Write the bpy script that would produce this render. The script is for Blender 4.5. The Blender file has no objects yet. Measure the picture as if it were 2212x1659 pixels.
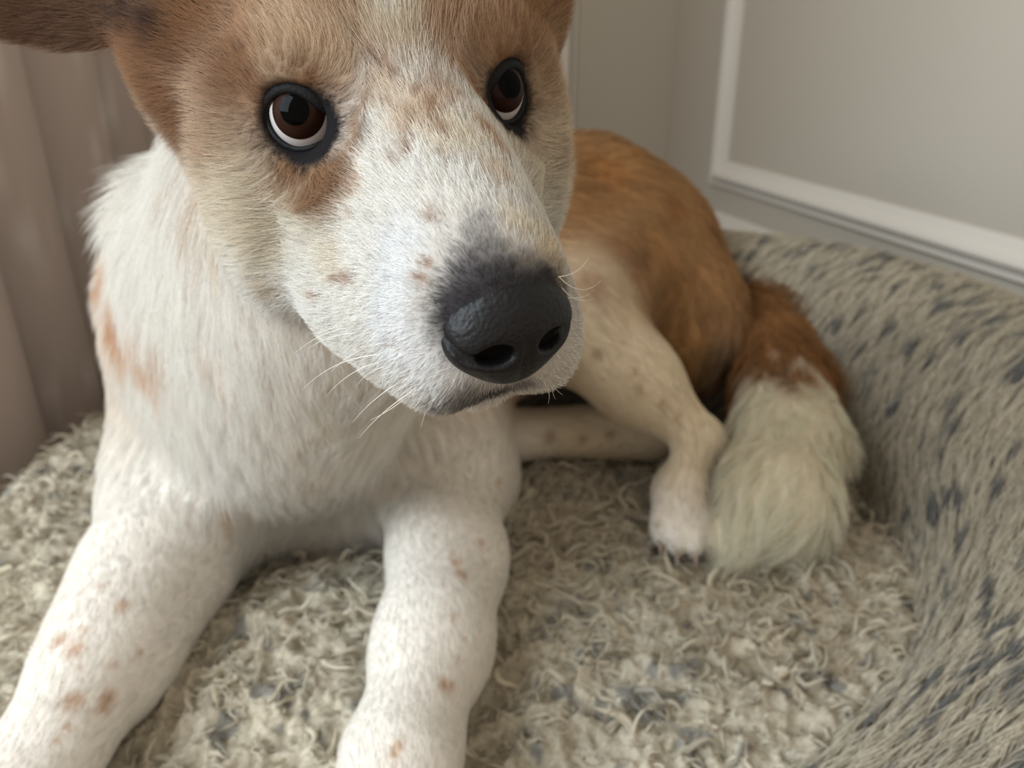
import bpy, math, random
import numpy as np
from mathutils import Vector
from mathutils.bvhtree import BVHTree

# ------------------------------------------------------------------ camera, light, exposure
W, H, F = 2212.0, 1659.0, 1750.0
CAM = np.array([0.0, 0.0, 0.36]); TH = math.radians(23.5)
FW = np.array([0, math.cos(TH), -math.sin(TH)]); UP = np.array([0, math.sin(TH), math.cos(TH)]); RT = np.array([1.0, 0, 0])
scene = bpy.context.scene
col = scene.collection
cd = bpy.data.cameras.new('camera'); cam = bpy.data.objects.new('camera', cd); col.objects.link(cam)
cam.location = CAM; cam.rotation_euler = (math.pi / 2 - TH, 0, 0)
cd.sensor_width = 36.0; cd.lens = 36.0 * F / W; cd.clip_start = 0.01
cd.dof.use_dof = True; cd.dof.focus_distance = 0.225; cd.dof.aperture_fstop = 12.5
scene.camera = cam
wd = bpy.data.worlds.new('world'); scene.world = wd; wd.use_nodes = True
bg = wd.node_tree.nodes['Background']; bg.inputs[0].default_value = (0.86, 0.76, 0.64, 1); bg.inputs[1].default_value = 0.66
def area(name, loc, target, sx, sy, power, color):
    l = bpy.data.lights.new(name, 'AREA'); l.shape = 'RECTANGLE'; l.size = sx; l.size_y = sy; l.energy = power; l.color = color
    o = bpy.data.objects.new(name, l); col.objects.link(o); o.location = loc
    o.rotation_euler = (Vector(target) - Vector(loc)).to_track_quat('-Z', 'Y').to_euler(); return o
area('window_daylight', (-1.6, -0.45, 1.25), (0.0, 0.6, 0.1), 1.3, 1.7, 52, (0.78, 0.90, 1.0))
vs = scene.view_settings; vs.view_transform = 'Standard'; vs.look = 'None'; vs.exposure = 0.44; vs.gamma = 1.0; vs.use_curve_mapping = False

cy_ = scene.cycles; cy_.max_bounces = 3; cy_.diffuse_bounces = 2; cy_.glossy_bounces = 2; cy_.transmission_bounces = 3; cy_.transparent_max_bounces = 4
PREVIEW = False
rng = np.random.default_rng(7)

# ------------------------------------------------------------------ helpers
def ray(px, py): return FW + RT * ((px - W / 2) / F) - UP * ((py - H / 2) / F)
def at(px, py, Y): r = ray(px, py); return CAM + r * (Y / r[1])
def atz(px, py, z): r = ray(px, py); return CAM + r * ((z - CAM[2]) / r[2])
def srgb(r, g, b):
    f = lambda c: c / 12.92 if c <= 0.04045 else ((c + 0.055) / 1.055) ** 2.4
    return np.array([f(r / 255), f(g / 255), f(b / 255)])
def unit(v): v = np.asarray(v, float); return v / (np.linalg.norm(v, axis=-1, keepdims=True) + 1e-12)

def mat(name, color=(0.8, 0.8, 0.8), rough=0.6, attr=None, coat=0, spec=0.5):
    m = bpy.data.materials.new(name); m.use_nodes = True; n = m.node_tree.nodes; b = n['Principled BSDF']
    b.inputs['Base Color'].default_value = (*color, 1); b.inputs['Roughness'].default_value = rough
    b.inputs['Specular IOR Level'].default_value = spec
    if coat: b.inputs['Coat Weight'].default_value = coat; b.inputs['Coat Roughness'].default_value = 0.03
    if attr:
        a = n.new('ShaderNodeAttribute'); a.attribute_name = attr; m.node_tree.links.new(a.outputs['Color'], b.inputs['Base Color'])
    return m
def add_bump(m, scale, strength, dist=0.001, kind='noise', detail=4):
    nt = m.node_tree; b = nt.nodes['Principled BSDF']
    tc = nt.nodes.new('ShaderNodeTexCoord')
    t = nt.nodes.new('ShaderNodeTexNoise' if kind == 'noise' else 'ShaderNodeTexVoronoi'); t.inputs['Scale'].default_value = scale
    if kind == 'noise': t.inputs['Detail'].default_value = detail
    bp = nt.nodes.new('ShaderNodeBump'); bp.inputs['Strength'].default_value = strength; bp.inputs['Distance'].default_value = dist
    nt.links.new(tc.outputs['Object'], t.inputs['Vector']); nt.links.new(t.outputs[0], bp.inputs['Height']); nt.links.new(bp.outputs[0], b.inputs['Normal'])
    return m
def mesh_obj(name, verts, faces, material, parent=None, smooth=True, label=None):
    me = bpy.data.meshes.new(name); me.from_pydata(np.asarray(verts).tolist(), [], np.asarray(faces).tolist() if isinstance(faces, np.ndarray) else faces); me.update()
    if smooth: me.polygons.foreach_set('use_smooth', [True] * len(me.polygons))
    o = bpy.data.objects.new(name, me); col.objects.link(o)
    if material: me.materials.append(material)
    if parent: o.parent = parent
    if label: o['label'] = label
    return o
def set_color(me, name, c):
    a = me.attributes.new(name, 'FLOAT_COLOR', 'POINT'); cc = np.ones((len(c), 4), np.float32); cc[:, :3] = c; a.data.foreach_set('color', cc.ravel())
def empty(name, loc, label, cat):
    o = bpy.data.objects.new(name, None); col.objects.link(o); o.location = loc; o.empty_display_size = 0.05; o['label'] = label; o['category'] = cat; return o
def keep(o, parent):
    o.parent = parent; o.matrix_parent_inverse = parent.matrix_basis.inverted() if hasattr(parent, 'matrix_basis') else parent.matrix_world.inverted()
def noise3(p, scale, seed=0, octaves=2):
    """smooth value noise, vectorised, -1..1"""
    out = np.zeros(len(p)); amp = 1.0; tot = 0
    for o in range(octaves):
        q = p * scale + seed * 13.7 + o * 5.1; i = np.floor(q).astype(np.int64); f = q - i; f = f * f * (3 - 2 * f)
        v = 0
        for dx in (0, 1):
            for dy in (0, 1):
                for dz in (0, 1):
                    h = ((i[:, 0] + dx) * 73856093) ^ ((i[:, 1] + dy) * 19349663) ^ ((i[:, 2] + dz) * 83492791) ^ (seed * 2654435 + o * 97)
                    h = (h ^ (h >> 13)) * 1274126177 & 0xffffffff; h = (h ^ (h >> 16)) & 0xffff
                    w = (f[:, 0] if dx else 1 - f[:, 0]) * (f[:, 1] if dy else 1 - f[:, 1]) * (f[:, 2] if dz else 1 - f[:, 2])
                    v = v + w * (h / 32767.5 - 1)
        out += v * amp; tot += amp; amp *= 0.5; scale *= 2.1
    return out / tot

# ------------------------------------------------------------------ signed-distance sculpting
class Ell:
    def __init__(s, c, r, ax=None, k=0.02, flow=None, color=None, sub=False, length=0.012, tag=''):
        s.c = np.asarray(c, float); s.r = np.asarray(r, float); s.ax = np.eye(3) if ax is None else np.asarray(ax, float)   # rows = axes
        s.k = k; s.flow = flow; s.color = color; s.sub = sub; s.length = length; s.tag = tag
    def bbox(s):
        e = np.sqrt(((s.ax * s.r[:, None]) ** 2).sum(0)); return s.c - e, s.c + e
    def d(s, p):
        q = (p - s.c) @ s.ax.T.astype(p.dtype); a = q / s.r.astype(p.dtype); k0 = np.sqrt((a * a).sum(-1)); b = a / s.r.astype(p.dtype); k1 = np.sqrt((b * b).sum(-1)) + 1e-9
        return k0 * (k0 - 1) / k1
class Cone:
    def __init__(s, a, b, ra, rb, k=0.02, flow=None, color=None, sub=False, length=0.012, tag=''):
        s.a = np.asarray(a, float); s.b = np.asarray(b, float); s.ra = ra; s.rb = rb; s.k = k
        s.flow = flow if flow is not None else unit(s.b - s.a); s.color = color; s.sub = sub; s.length = length; s.tag = tag
    def bbox(s):
        return np.minimum(s.a - s.ra, s.b - s.rb), np.maximum(s.a + s.ra, s.b + s.rb)
    def d(s, p):
        ba = (s.b - s.a); t = np.clip(((p - s.a.astype(p.dtype)) @ ba.astype(p.dtype)) / float(ba @ ba), 0, 1)
        q = p - s.a.astype(p.dtype) - t[..., None] * ba.astype(p.dtype)
        return np.sqrt((q * q).sum(-1)) - (s.ra + (s.rb - s.ra) * t)
def axes_grid(segs):
    out = [segs[0][0]]
    for a, b, h in segs:
        n = max(1, int(round((b - a) / h))); out += list(a + (b - a) * (np.arange(n) + 1) / n)
    return np.array(out)
def sculpt(prims, gx, gy, gz):
    nx, ny, nz = len(gx), len(gy), len(gz)
    D = np.full((nx, ny, nz), 0.2, np.float32)
    for pr in prims:
        lo, hi = pr.bbox(); m = pr.k * 1.3 + 0.012
        sx = slice(*np.searchsorted(gx, [lo[0] - m, hi[0] + m])); sy = slice(*np.searchsorted(gy, [lo[1] - m, hi[1] + m])); sz = slice(*np.searchsorted(gz, [lo[2] - m, hi[2] + m]))
        X, Y, Z = np.meshgrid(gx[sx], gy[sy], gz[sz], indexing='ij')
        if X.size == 0: continue
        d = pr.d(np.stack([X, Y, Z], -1).astype(np.float32)).astype(np.float32)
        a = D[sx, sy, sz]; k = np.float32(pr.k)
        if pr.sub:
            d = -d; h = np.maximum(k - np.abs(a - d), 0) / k; D[sx, sy, sz] = np.maximum(a, d) + h * h * k * 0.25
        else:
            h = np.maximum(k - np.abs(a - d), 0) / k; D[sx, sy, sz] = np.minimum(a, d) - h * h * k * 0.25
    return D
def surface_nets(D, gx, gy, gz, smooth=2):
    S = D < 0; nx, ny, nz = D.shape
    acc = None
    c = S[:-1, :-1, :-1].astype(np.int8)
    cnt = np.zeros((nx - 1, ny - 1, nz - 1), np.int8)
    for i in (0, 1):
        for j in (0, 1):
            for k in (0, 1): cnt += S[i:nx - 1 + i, j:ny - 1 + j, k:nz - 1 + k]
    act = (cnt > 0) & (cnt < 8)
    I, J, K = np.nonzero(act); n = len(I)
    idx = np.full(act.shape, -1, np.int32); idx[I, J, K] = np.arange(n)
    sumv = np.zeros((n, 3)); num = np.zeros(n)
    G = (gx, gy, gz)
    for ax in range(3):
        for u in (0, 1):
            for v in (0, 1):
                o = [0, 0, 0]; oth = [a for a in range(3) if a != ax]; o[oth[0]] = u; o[oth[1]] = v
                a = (I + o[0], J + o[1], K + o[2]); o2 = list(o); o2[ax] = 1; b = (I + o2[0], J + o2[1], K + o2[2])
                da = D[a].astype(float); db = D[b].astype(float); cr = (da < 0) != (db < 0)
                t = np.where(cr, da / np.where(cr, da - db, 1), 0)
                pa = np.stack([gx[a[0]], gy[a[1]], gz[a[2]]], -1); pb = np.stack([gx[b[0]], gy[b[1]], gz[b[2]]], -1)
                sumv += np.where(cr[:, None], pa + (pb - pa) * t[:, None], 0); num += cr
    V = sumv / num[:, None]
    faces = []
    for ax in range(3):
        o1, o2 = [a for a in range(3) if a != ax]
        sl = [slice(None)] * 3; sl2 = [slice(None)] * 3; sl[ax] = slice(0, -1); sl2[ax] = slice(1, None)
        cr = S[tuple(sl)] != S[tuple(sl2)]
        E = np.stack(np.nonzero(cr), 1)
        ok = (E[:, o1] > 0) & (E[:, o2] > 0) & (E[:, o1] < D.shape[o1] - 1) & (E[:, o2] < D.shape[o2] - 1); E = E[ok]
        q = []
        for (u, v) in ((1, 1), (0, 1), (0, 0), (1, 0)):
            e = E.copy(); e[:, o1] -= u; e[:, o2] -= v; q.append(idx[e[:, 0], e[:, 1], e[:, 2]])
        q = np.stack(q, 1); inside = S[E[:, 0], E[:, 1], E[:, 2]]
        flip = inside if ax != 1 else ~inside
        q = np.where(flip[:, None], q, q[:, ::-1]); faces.append(q)
    Fc = np.concatenate(faces); Fc = Fc[(Fc >= 0).all(1)]
    for _ in range(smooth):
        s = np.zeros_like(V); c = np.zeros(len(V))
        for a, b in ((0, 1), (1, 2), (2, 3), (3, 0)):
            for u, v in ((a, b), (b, a)):
                for ax in range(3): s[:, ax] += np.bincount(Fc[:, u], V[Fc[:, v], ax], len(V))
                c += np.bincount(Fc[:, u], minlength=len(V))
        V = V * 0.5 + 0.5 * s / np.maximum(c, 1)[:, None]
    return V, Fc

# ------------------------------------------------------------------ hair
def hair_object(name, pts, rad, colr, material, parent, label=None):
    n, k, _ = pts.shape
    hc = bpy.data.hair_curves.new(name); hc.add_curves([k] * n)
    hc.attributes['position'].data.foreach_set('vector', pts.astype(np.float32).ravel())
    ra = hc.attributes.get('radius') or hc.attributes.new('radius', 'FLOAT', 'POINT'); ra.data.foreach_set('value', rad.astype(np.float32).ravel())
    ca = hc.attributes.new('hcol', 'FLOAT_COLOR', 'CURVE'); cc = np.ones((n, 4), np.float32); cc[:, :3] = colr; ca.data.foreach_set('color', cc.ravel())
    hc.materials.append(material)
    o = bpy.data.objects.new(name, hc); col.objects.link(o); o.parent = parent; o['kind'] = 'stuff'
    if label: o['label'] = label
    return o
def tri_sample(V, T, N, dens, n):
    a, b, c = V[T[:, 0]], V[T[:, 1]], V[T[:, 2]]
    area_ = np.linalg.norm(np.cross(b - a, c - a), axis=1) * 0.5 * dens[T].mean(1)
    t = rng.choice(len(T), n, p=area_ / area_.sum()); u = rng.random(n); v = rng.random(n); s = u + v > 1; u[s] = 1 - u[s]; v[s] = 1 - v[s]
    w = np.stack([1 - u - v, u, v], 1); tv = T[t]
    mix = lambda A: (A[tv] * (w[..., None] if A.ndim == 2 else w)).sum(1)
    return mix, mix(V), unit(mix(N))
def clump_target(p, cell, seed):
    """nearest jittered lattice point for each p"""
    ci = np.floor(p / cell).astype(np.int64); best = np.full(len(p), 1e9); out = p.copy()
    for dx in (-1, 0, 1):
        for dy in (-1, 0, 1):
            for dz in (-1, 0, 1):
                c = ci + (dx, dy, dz); h = (c[:, 0] * 73856093) ^ (c[:, 1] * 19349663) ^ (c[:, 2] * 83492791) ^ seed
                j = []
                for s in (3, 7, 11):
                    g = (h ^ (h >> s)) * 668265263 & 0xffffffff; j.append(((g ^ (g >> 15)) & 0xffff) / 65535)
                q = (c + np.stack(j, 1)) * cell; d = ((q - p) ** 2).sum(1); m = d < best; best[m] = d[m]; out[m] = q[m]
    return out
def grow(root, nrm, flow, length, lift0, lift1, k, clump_cell, clump_amt, wave=0.0, jitter=0.12, seed=1):
    n = len(root); fl = unit(flow - nrm * (flow * nrm).sum(1, keepdims=True))
    fl = unit(fl + rng.normal(0, jitter, (n, 3))); fl = unit(fl - nrm * (fl * nrm).sum(1, keepdims=True))
    pts = np.zeros((n, k, 3)); pts[:, 0] = root; step = (length / (k - 1))[:, None]; p = root.copy()
    side = np.cross(nrm, fl); ph = rng.random(n) * 6.28; fr = rng.uniform(0.7, 1.3, n)
    ct = clump_target(root, clump_cell, seed); co = ct - root; co -= nrm * (co * nrm).sum(1, keepdims=True)
    cl = np.linalg.norm(co, axis=1, keepdims=True); co = co * np.minimum(1, clump_cell / (cl + 1e-9))
    for i in range(1, k):
        t = i / (k - 1); lf = (np.asarray(lift0) * (1 - t) + np.asarray(lift1) * t) * np.ones(n)
        d = fl * np.cos(lf)[:, None] + nrm * np.sin(lf)[:, None]
        d = d + side * (wave * np.sin(ph + t * 7 * fr))[:, None]
        p = p + d * step + co * (clump_amt / (k - 1)); pts[:, i] = p
    return pts

# ------------------------------------------------------------------ the room
FLOOR = -0.11
wdir = np.array([-0.294, 0.956, 0.0]); wdir /= np.linalg.norm(wdir)          # along the right wall, away from the camera
corner = np.array([0.334, 1.80, 0.0]); wn = np.array([-wdir[1], wdir[0], 0.0])  # wn: from right wall into the room (to the left)
def slab(name, p0, d, length, n, thick, z0, z1, m, kind='structure', parent=None):
    a = p0; b = p0 + d * length; c = b - n * thick; e = a - n * thick
    v = [(*q[:2], z) for z in (z0, z1) for q in (a, b, c, e)]
    f = [(0, 1, 5, 4), (1, 2, 6, 5), (2, 3, 7, 6), (3, 0, 4, 7), (4, 5, 6, 7), (3, 2, 1, 0)]
    o = mesh_obj(name, v, f, m, parent, smooth=False); 
    if kind: o['kind'] = kind
    return o
M_wall = add_bump(mat('wall_paint', srgb(184, 175, 160), 0.55), 140, 0.05, 0.002)
M_trim = mat('trim_paint', srgb(210, 202, 190), 0.42)
M_floor = mat('floor_wood', srgb(120, 96, 72), 0.45)
fl = mesh_obj('floor', [(-2.2, -0.6, FLOOR), (1.9, -0.6, FLOOR), (1.9, 2.4, FLOOR), (-2.2, 2.4, FLOOR)], [(0, 1, 2, 3)], M_floor, smooth=False); fl['kind'] = 'structure'
slab('wall_right', corner - wdir * 2.3, wdir, 2.32, wn, 0.06, FLOOR, 2.3, M_wall)
bdir = wn.copy(); bn = -wdir
slab('wall_back', corner, bdir, 2.2, bn, 0.06, FLOOR, 2.3, M_wall)
def sweep(name, path, profile, outn, m, closed=False, kind='structure'):
    """mitred sweep of a profile: profile (u,v) -> u along in-plane side, v along outn. path in 3D in a plane with normal outn."""
    P = [np.asarray(p, float) for p in path]; n = len(P); rings = []
    for i in range(n):
        if closed or 0 < i < n - 1:
            d0 = unit(P[i] - P[i - 1]); d1 = unit(P[(i + 1) % n] - P[i])
        elif i == 0: d0 = d1 = unit(P[1] - P[0])
        else: d0 = d1 = unit(P[-1] - P[-2])
        s0 = np.cross(outn, d0); s1 = np.cross(outn, d1); s = unit(s0 + s1); s = s / max(0.3, s @ s0)
        rings.append([P[i] + s * u + outn * v for u, v in profile])
    k = len(profile); v = [q for r in rings for q in r]; f = []
    for i in range(n if closed else n - 1):
        for j in range(k - 1):
            a = i * k + j; b = ((i + 1) % n) * k + j; f.append((a, b, b + 1, a + 1))
    o = mesh_obj(name, v, f, m, smooth=False); o['kind'] = kind
    return o
# panel moulding profile, u = outward from the panel, v = proud of the wall
PROF = [(-0.002, -0.002), (-0.002, 0.003), (0.003, 0.005), (0.010, 0.008), (0.018, 0.015), (0.024, 0.018), (0.028, 0.018), (0.0285, 0.003), (0.038, 0.002), (0.0385, 0.009), (0.040, 0.011), (0.044, 0.011), (0.046, 0.008), (0.0465, 0.001), (0.050, -0.002)]
def wall_pt(t, z): q = corner - wdir * t; return np.array([q[0], q[1], z])
def on_wall(px, py):
    r = ray(px, py); t = ((corner - CAM) @ wn) / (r @ wn); return CAM + r * t
pc = on_wall(1572, 350); tz = pc[2]; tt = (corner - pc) @ wdir
sweep('trim_1', [wall_pt(tt + 1.3, tz), wall_pt(tt, tz), wall_pt(tt, 1.9), wall_pt(tt + 1.3, 1.9)], PROF, wn, M_trim, closed=True)
def back_pt(t, z): q = corner + bdir * t; return np.array([q[0], q[1], z])
sweep('trim_2', [back_pt(0.265, tz), back_pt(1.6, tz), back_pt(1.6, 1.9), back_pt(0.265, 1.9)], PROF, bn, M_trim, closed=True)
BT = on_wall(1510, 440)[2]
BPROF = [(0.0, -0.002), (0.0, 0.004), (0.006, 0.008), (0.014, 0.010), (0.019, 0.016), (0.024, 0.017), (0.028, 0.013), (0.033, 0.013), (0.037, 0.018), (0.042, 0.020), (BT - FLOOR, 0.020)]
sweep('baseboard_right', [wall_pt(2.25, BT), wall_pt(0.0, BT)], BPROF, wn, M_trim)
sweep('baseboard_back', [back_pt(0.0, BT), back_pt(2.2, BT)], BPROF, bn, M_trim)

# ------------------------------------------------------------------ curtain
M_cur = mat('curtain_cloth', srgb(186, 172, 164), 0.85, attr='ccol', spec=0.2)
nu, nv = 360, 60
uu = np.linspace(0, 1, nu); vv = np.linspace(0, 1, nv)
U, Vv = np.meshgrid(uu, vv, indexing='ij')
cyy = 0.60 + 0.72 * U; cz = FLOOR + 0.004 + Vv * 2.0
edges_ = np.array([0.58, 0.665, 0.774, 0.897, 1.03, 1.15, 1.25, 1.34])        # each fold swells into the room, then drops back behind the next
ye = cyy + 0.008 * np.sin(Vv * 4); ci_ = np.clip(np.searchsorted(edges_, ye.ravel()).reshape(ye.shape) - 1, 0, 6); fr_ = np.clip((ye - edges_[ci_]) / (edges_[ci_ + 1] - edges_[ci_]), 0, 1)
saw = np.where(fr_ < 0.84, np.sin(fr_ / 0.84 * math.pi / 2) ** 1.3, 0.5 + 0.5 * np.cos((fr_ - 0.84) / 0.16 * math.pi))
cxx = -0.535 + np.array([0.035, 0.045, 0.05, 0.055, 0.04, 0.045, 0.04])[ci_] * saw + 0.004 * np.sin(Vv * 6 + U * 9)
cv = np.stack([cxx, cyy, cz], -1).reshape(-1, 3)
idx = np.arange(nu * nv).reshape(nu, nv)
cf = np.stack([idx[:-1, :-1], idx[1:, :-1], idx[1:, 1:], idx[:-1, 1:]], -1).reshape(-1, 4)
curtain = mesh_obj('curtain', cv, cf, M_cur)
curtain['label'] = 'pinkish grey curtain hanging in folds behind the dog bed'; curtain['category'] = 'curtain'
pat = np.clip(noise3(np.stack([U.ravel() * 40, Vv.ravel() * 45, U.ravel() * 0], 1), 0.9, 3, 2) * 3 - 0.5, 0, 1)[:, None]
set_color(curtain.data, 'ccol', srgb(190, 174, 166) * (1 - pat) + srgb(208, 196, 190) * pat)
sm = curtain.modifiers.new('thick', 'SOLIDIFY'); sm.thickness = 0.002

# ------------------------------------------------------------------ dog bed
A2 = np.array([-0.145, 0.57]); B2 = np.array([0.077, 0.55]); RIN = 0.238
bed = empty('dog_bed', (0, 0.55, FLOOR), 'round shaggy beige plush dog bed with grey flecks under the dog', 'dog bed')
M_bedbase = mat('bed_plush', srgb(150, 138, 118), 0.95, attr='bcol', spec=0.1)
M_bedfur = mat('bed_fibre', srgb(190, 178, 155), 0.8, attr='hcol', spec=0.15)
def stad(x, y):
    p = np.stack([x, y], -1); ba = B2 - A2; t = np.clip(((p - A2) @ ba) / (ba @ ba), 0, 1); q = p - A2 - t[..., None] * ba; r = np.hypot(q[..., 0], q[..., 1])
    return np.where(q[..., 0] < 0, np.where(t <= 0, (np.abs(q[..., 0]) ** 4 + np.abs(q[..., 1]) ** 4 + 1e-12) ** 0.25, r), r)
def cushion_z(x, y):
    s = stad(x, y); p = np.stack([x.ravel(), y.ravel(), 0 * x.ravel()], 1)
    z = -0.004 + 0.007 * noise3(p, 14, 5, 2).reshape(x.shape) + 0.003 * noise3(p, 60, 6, 2).reshape(x.shape)
    z += 0.028 * np.exp(-(((x + 0.135) / 0.085) ** 2 + ((y - 0.40) / 0.085) ** 2))          # mound between the front legs
    z += 0.012 * np.exp(-(((x - 0.10) / 0.14) ** 2 + ((y - 0.42) / 0.06) ** 2))
    R = RIN + 0.085; e = np.clip((s - R + 0.05) / 0.05, 0, 1); return z - 0.09 * (1 - np.sqrt(np.clip(1 - e * e, 0, 1)))
def ridged(p, sc, seed):
    w = 0.010 * np.stack([noise3(p, sc * 0.5, seed + 1), noise3(p, sc * 0.5, seed + 2), 0 * p[:, 0]], 1)
    return 1 - 2.2 * np.abs(noise3(p + w, sc, seed, 1))
RO = RIN + 0.085; hstep = 0.00175
gxs = np.arange(A2[0] - RO - 0.004, B2[0] + RO + 0.004, hstep); gys = np.arange(0.55 - RO - 0.004, 0.575 + RO + 0.004, hstep)
GX, GY = np.meshgrid(gxs, gys, indexing='ij'); s0 = stad(GX, GY); ins = s0 < RO
# snap the outer ring of the grid to the outline
pq = np.stack([GX, GY], -1); ba = B2 - A2; tq = np.clip(((pq - A2) @ ba) / (ba @ ba), 0, 1); ax_ = A2 + tq[..., None] * ba; rel_ = pq - ax_
pq = np.where(ins[..., None], pq, ax_ + rel_ * (RO / np.maximum(s0, 1e-6))[..., None])
pz = cushion_z(pq[..., 0], pq[..., 1]).ravel(); p2 = np.concatenate([pq.reshape(-1, 2), np.zeros((pq[..., 0].size, 1))], 1)
pz = pz + 0.0045 * ridged(p2, 62, 11) + 0.0032 * ridged(p2, 130, 14) + 0.0014 * ridged(p2, 300, 17)
cvs = np.concatenate([p2[:, :2], pz[:, None]], 1); idx = np.arange(pq[..., 0].size).reshape(GX.shape)
anyin = ins[:-1, :-1] | ins[1:, :-1] | ins[1:, 1:] | ins[:-1, 1:]
cfs = np.stack([idx[:-1, :-1], idx[1:, :-1], idx[1:, 1:], idx[:-1, 1:]], -1)[anyin]
used = np.unique(cfs); remap = np.full(len(cvs), -1); remap[used] = np.arange(len(used)); cvs = cvs[used]; cfs = remap[cfs]
cushion = mesh_obj('cushion', cvs, cfs, M_bedbase); keep(cushion, bed)
me = cushion.data
TAU = srgb(190, 180, 160); SLATE = srgb(96, 98, 99)
def strand_color(p, n, spot_scale, thr, amt, seed):
    n1 = noise3(p, spot_scale, seed, 2); n3 = noise3(p, 10, seed + 1, 2); n2 = noise3(p, 60, seed + 2, 1)
    c = TAU[None] * (1 + 0.12 * n3 + 0.10 * n2 + 0.10 * rng.normal(0, 1, len(p)))[:, None]
    w = (np.clip((n1 - thr) * 7, 0, 1) * amt)[:, None]; return np.clip(c * (1 - w) + SLATE[None] * w, 0.01, 0.9)
set_color(me, 'bcol', strand_color(cvs * np.array([1, 1, 0]), 0, 75, 0.28, 0.7, 81) * 0.9)
# bolster: arc from the back left, round the right side, to the front right
def stad_path(n):
    """angles measured round B2 (right part) then straight back edge"""
    pts = []; 
    for a in np.linspace(-100, 90, 95): pts.append((B2[0] + math.cos(math.radians(a)), B2[1] + math.sin(math.radians(a)), a))
    return pts
bol_c = []; bol_n = []; bol_h = []
for a in np.linspace(-112, 92, 150):
    r = math.radians(a); o = np.array([math.cos(r), math.sin(r)]); bol_n.append(o); bol_c.append(B2 + o * (RIN + 0.088))
    h = np.interp(a, [-112, -90, -60, -35, 0, 40, 92], [0.004, 0.012, 0.055, 0.095, 0.135, 0.155, 0.15]); bol_h.append(h)
for t in np.linspace(0.03, 1, 50):
    q = B2 + (A2 - B2) * t; bol_n.append(np.array([0, 1.0])); bol_c.append(q + np.array([0, RIN + 0.088])); bol_h.append(0.15 - 0.02 * t)
for u in np.linspace(0, 0.27, 60)[1:]:
    bol_n.append(np.array([0, 1.0])); bol_c.append(A2 + np.array([-u, RIN + 0.088])); bol_h.append(np.interp(u, [0, 0.12, 0.22, 0.27], [0.13, 0.10, 0.035, -0.02]))
bol_c = np.array(bol_c); bol_n = np.array(bol_n); bol_h = np.array(bol_h); nb = len(bol_c); ncs = 56
th = np.linspace(0, 2 * math.pi, ncs, endpoint=False)
zt = bol_h; zb = FLOOR + 0.0; cz_ = (zt + zb) / 2; rz = (zt - zb) / 2
rx = np.where(bol_h > 0, 0.098, 0.09)
ct_, st_ = np.cos(th), np.sin(th); sq = lambda v: np.sign(v) * np.abs(v) ** 0.85
bv = np.zeros((nb, ncs, 3)); lean = 0.03
for i in range(nb):
    u = sq(ct_) * rx[i] ; z = cz_[i] + sq(st_) * rz[i]; u = u + lean * (z - cz_[i]) / rz[i]
    bv[i, :, 0] = bol_c[i, 0] + bol_n[i, 0] * u; bv[i, :, 1] = bol_c[i, 1] + bol_n[i, 1] * u; bv[i, :, 2] = z
bvf = bv.reshape(-1, 3); bvf = bvf + 0.004 * np.stack([noise3(bvf, 12, 31), noise3(bvf, 12, 32), noise3(bvf, 12, 33)], 1)
idx = np.arange(nb * ncs).reshape(nb, ncs)
bf = np.stack([idx[:-1], np.roll(idx, -1, 1)[:-1], np.roll(idx, -1, 1)[1:], idx[1:]], -1).reshape(-1, 4)
faces = [tuple(int(x) for x in q) for q in bf[:, ::-1]] + [tuple(int(x) for x in idx[0]), tuple(int(x) for x in idx[-1][::-1])]
bolster = mesh_obj('bolster', bvf, faces, M_bedbase); keep(bolster, bed)
set_color(bolster.data, 'bcol', np.tile(srgb(138, 130, 118), (len(bvf), 1)))

# ------------------------------------------------------------------ the dog: head frame (right, forward, up) in cm
HT = np.array([-0.035, 0.273, 0.339])
HR = np.array([[0.941, 0.336, -0.03], [0.326, -0.929, -0.173], [0.086, -0.153, 0.984]])
def hl(r, f, u): return HT + HR @ (np.array([r, f, u]) / 100)
def hd(r, f, u): return unit(HR @ np.array([r, f, u], float))
HA = HR.T   # rows are the head axes in world
WHITE = srgb(242, 238, 230); CREAM = srgb(232, 219, 194); TAN = srgb(184, 146, 110); BROWN = srgb(166, 128, 86); DARK = srgb(92, 56, 30); BLACK = srgb(26, 24, 26); GREY = srgb(96, 94, 98)
prims = []
def E_(c, r, ax=None, **kw): prims.append(Ell(c, r, ax, **kw))
def C_(a, b, ra, rb, **kw): prims.append(Cone(a, b, ra, rb, **kw))
def HE(c, r, k=0.012, **kw): E_(hl(*c), np.array(r) / 100, HA, k=k, tag='head', **kw)
def HC(a, b, ra, rb, k=0.012, **kw): C_(hl(*a), hl(*b), ra / 100, rb / 100, k=k, tag='head', **kw)
def frame(d, up=(0, 0, 1)):
    d = unit(d); s = unit(np.cross(d, up)); u = np.cross(s, d); return np.array([d, s, u])

# ---- trunk
P = lambda px, py, Y: at(px, py, Y)
shR = P(430, 720, 0.60); shL = P(930, 800, 0.66)
back = unit(P(1380, 470, 0.86) - P(640, 640, 0.62))
C_(P(600, 700, 0.61), P(1000, 600, 0.72), 0.105, 0.110, k=0.04, flow=back, color=srgb(206, 164, 118), length=0.018, tag='trunk')
C_(P(1000, 600, 0.72), P(1260, 480, 0.82), 0.108, 0.086, k=0.05, flow=back, color=BROWN, length=0.016, tag='trunk')
E_(P(1370, 555, 0.86), (0.085, 0.080, 0.082), frame(back), k=0.05, flow=unit(back + np.array([0.2, 0, -0.6])), color=BROWN, length=0.016, tag='trunk')
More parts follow.
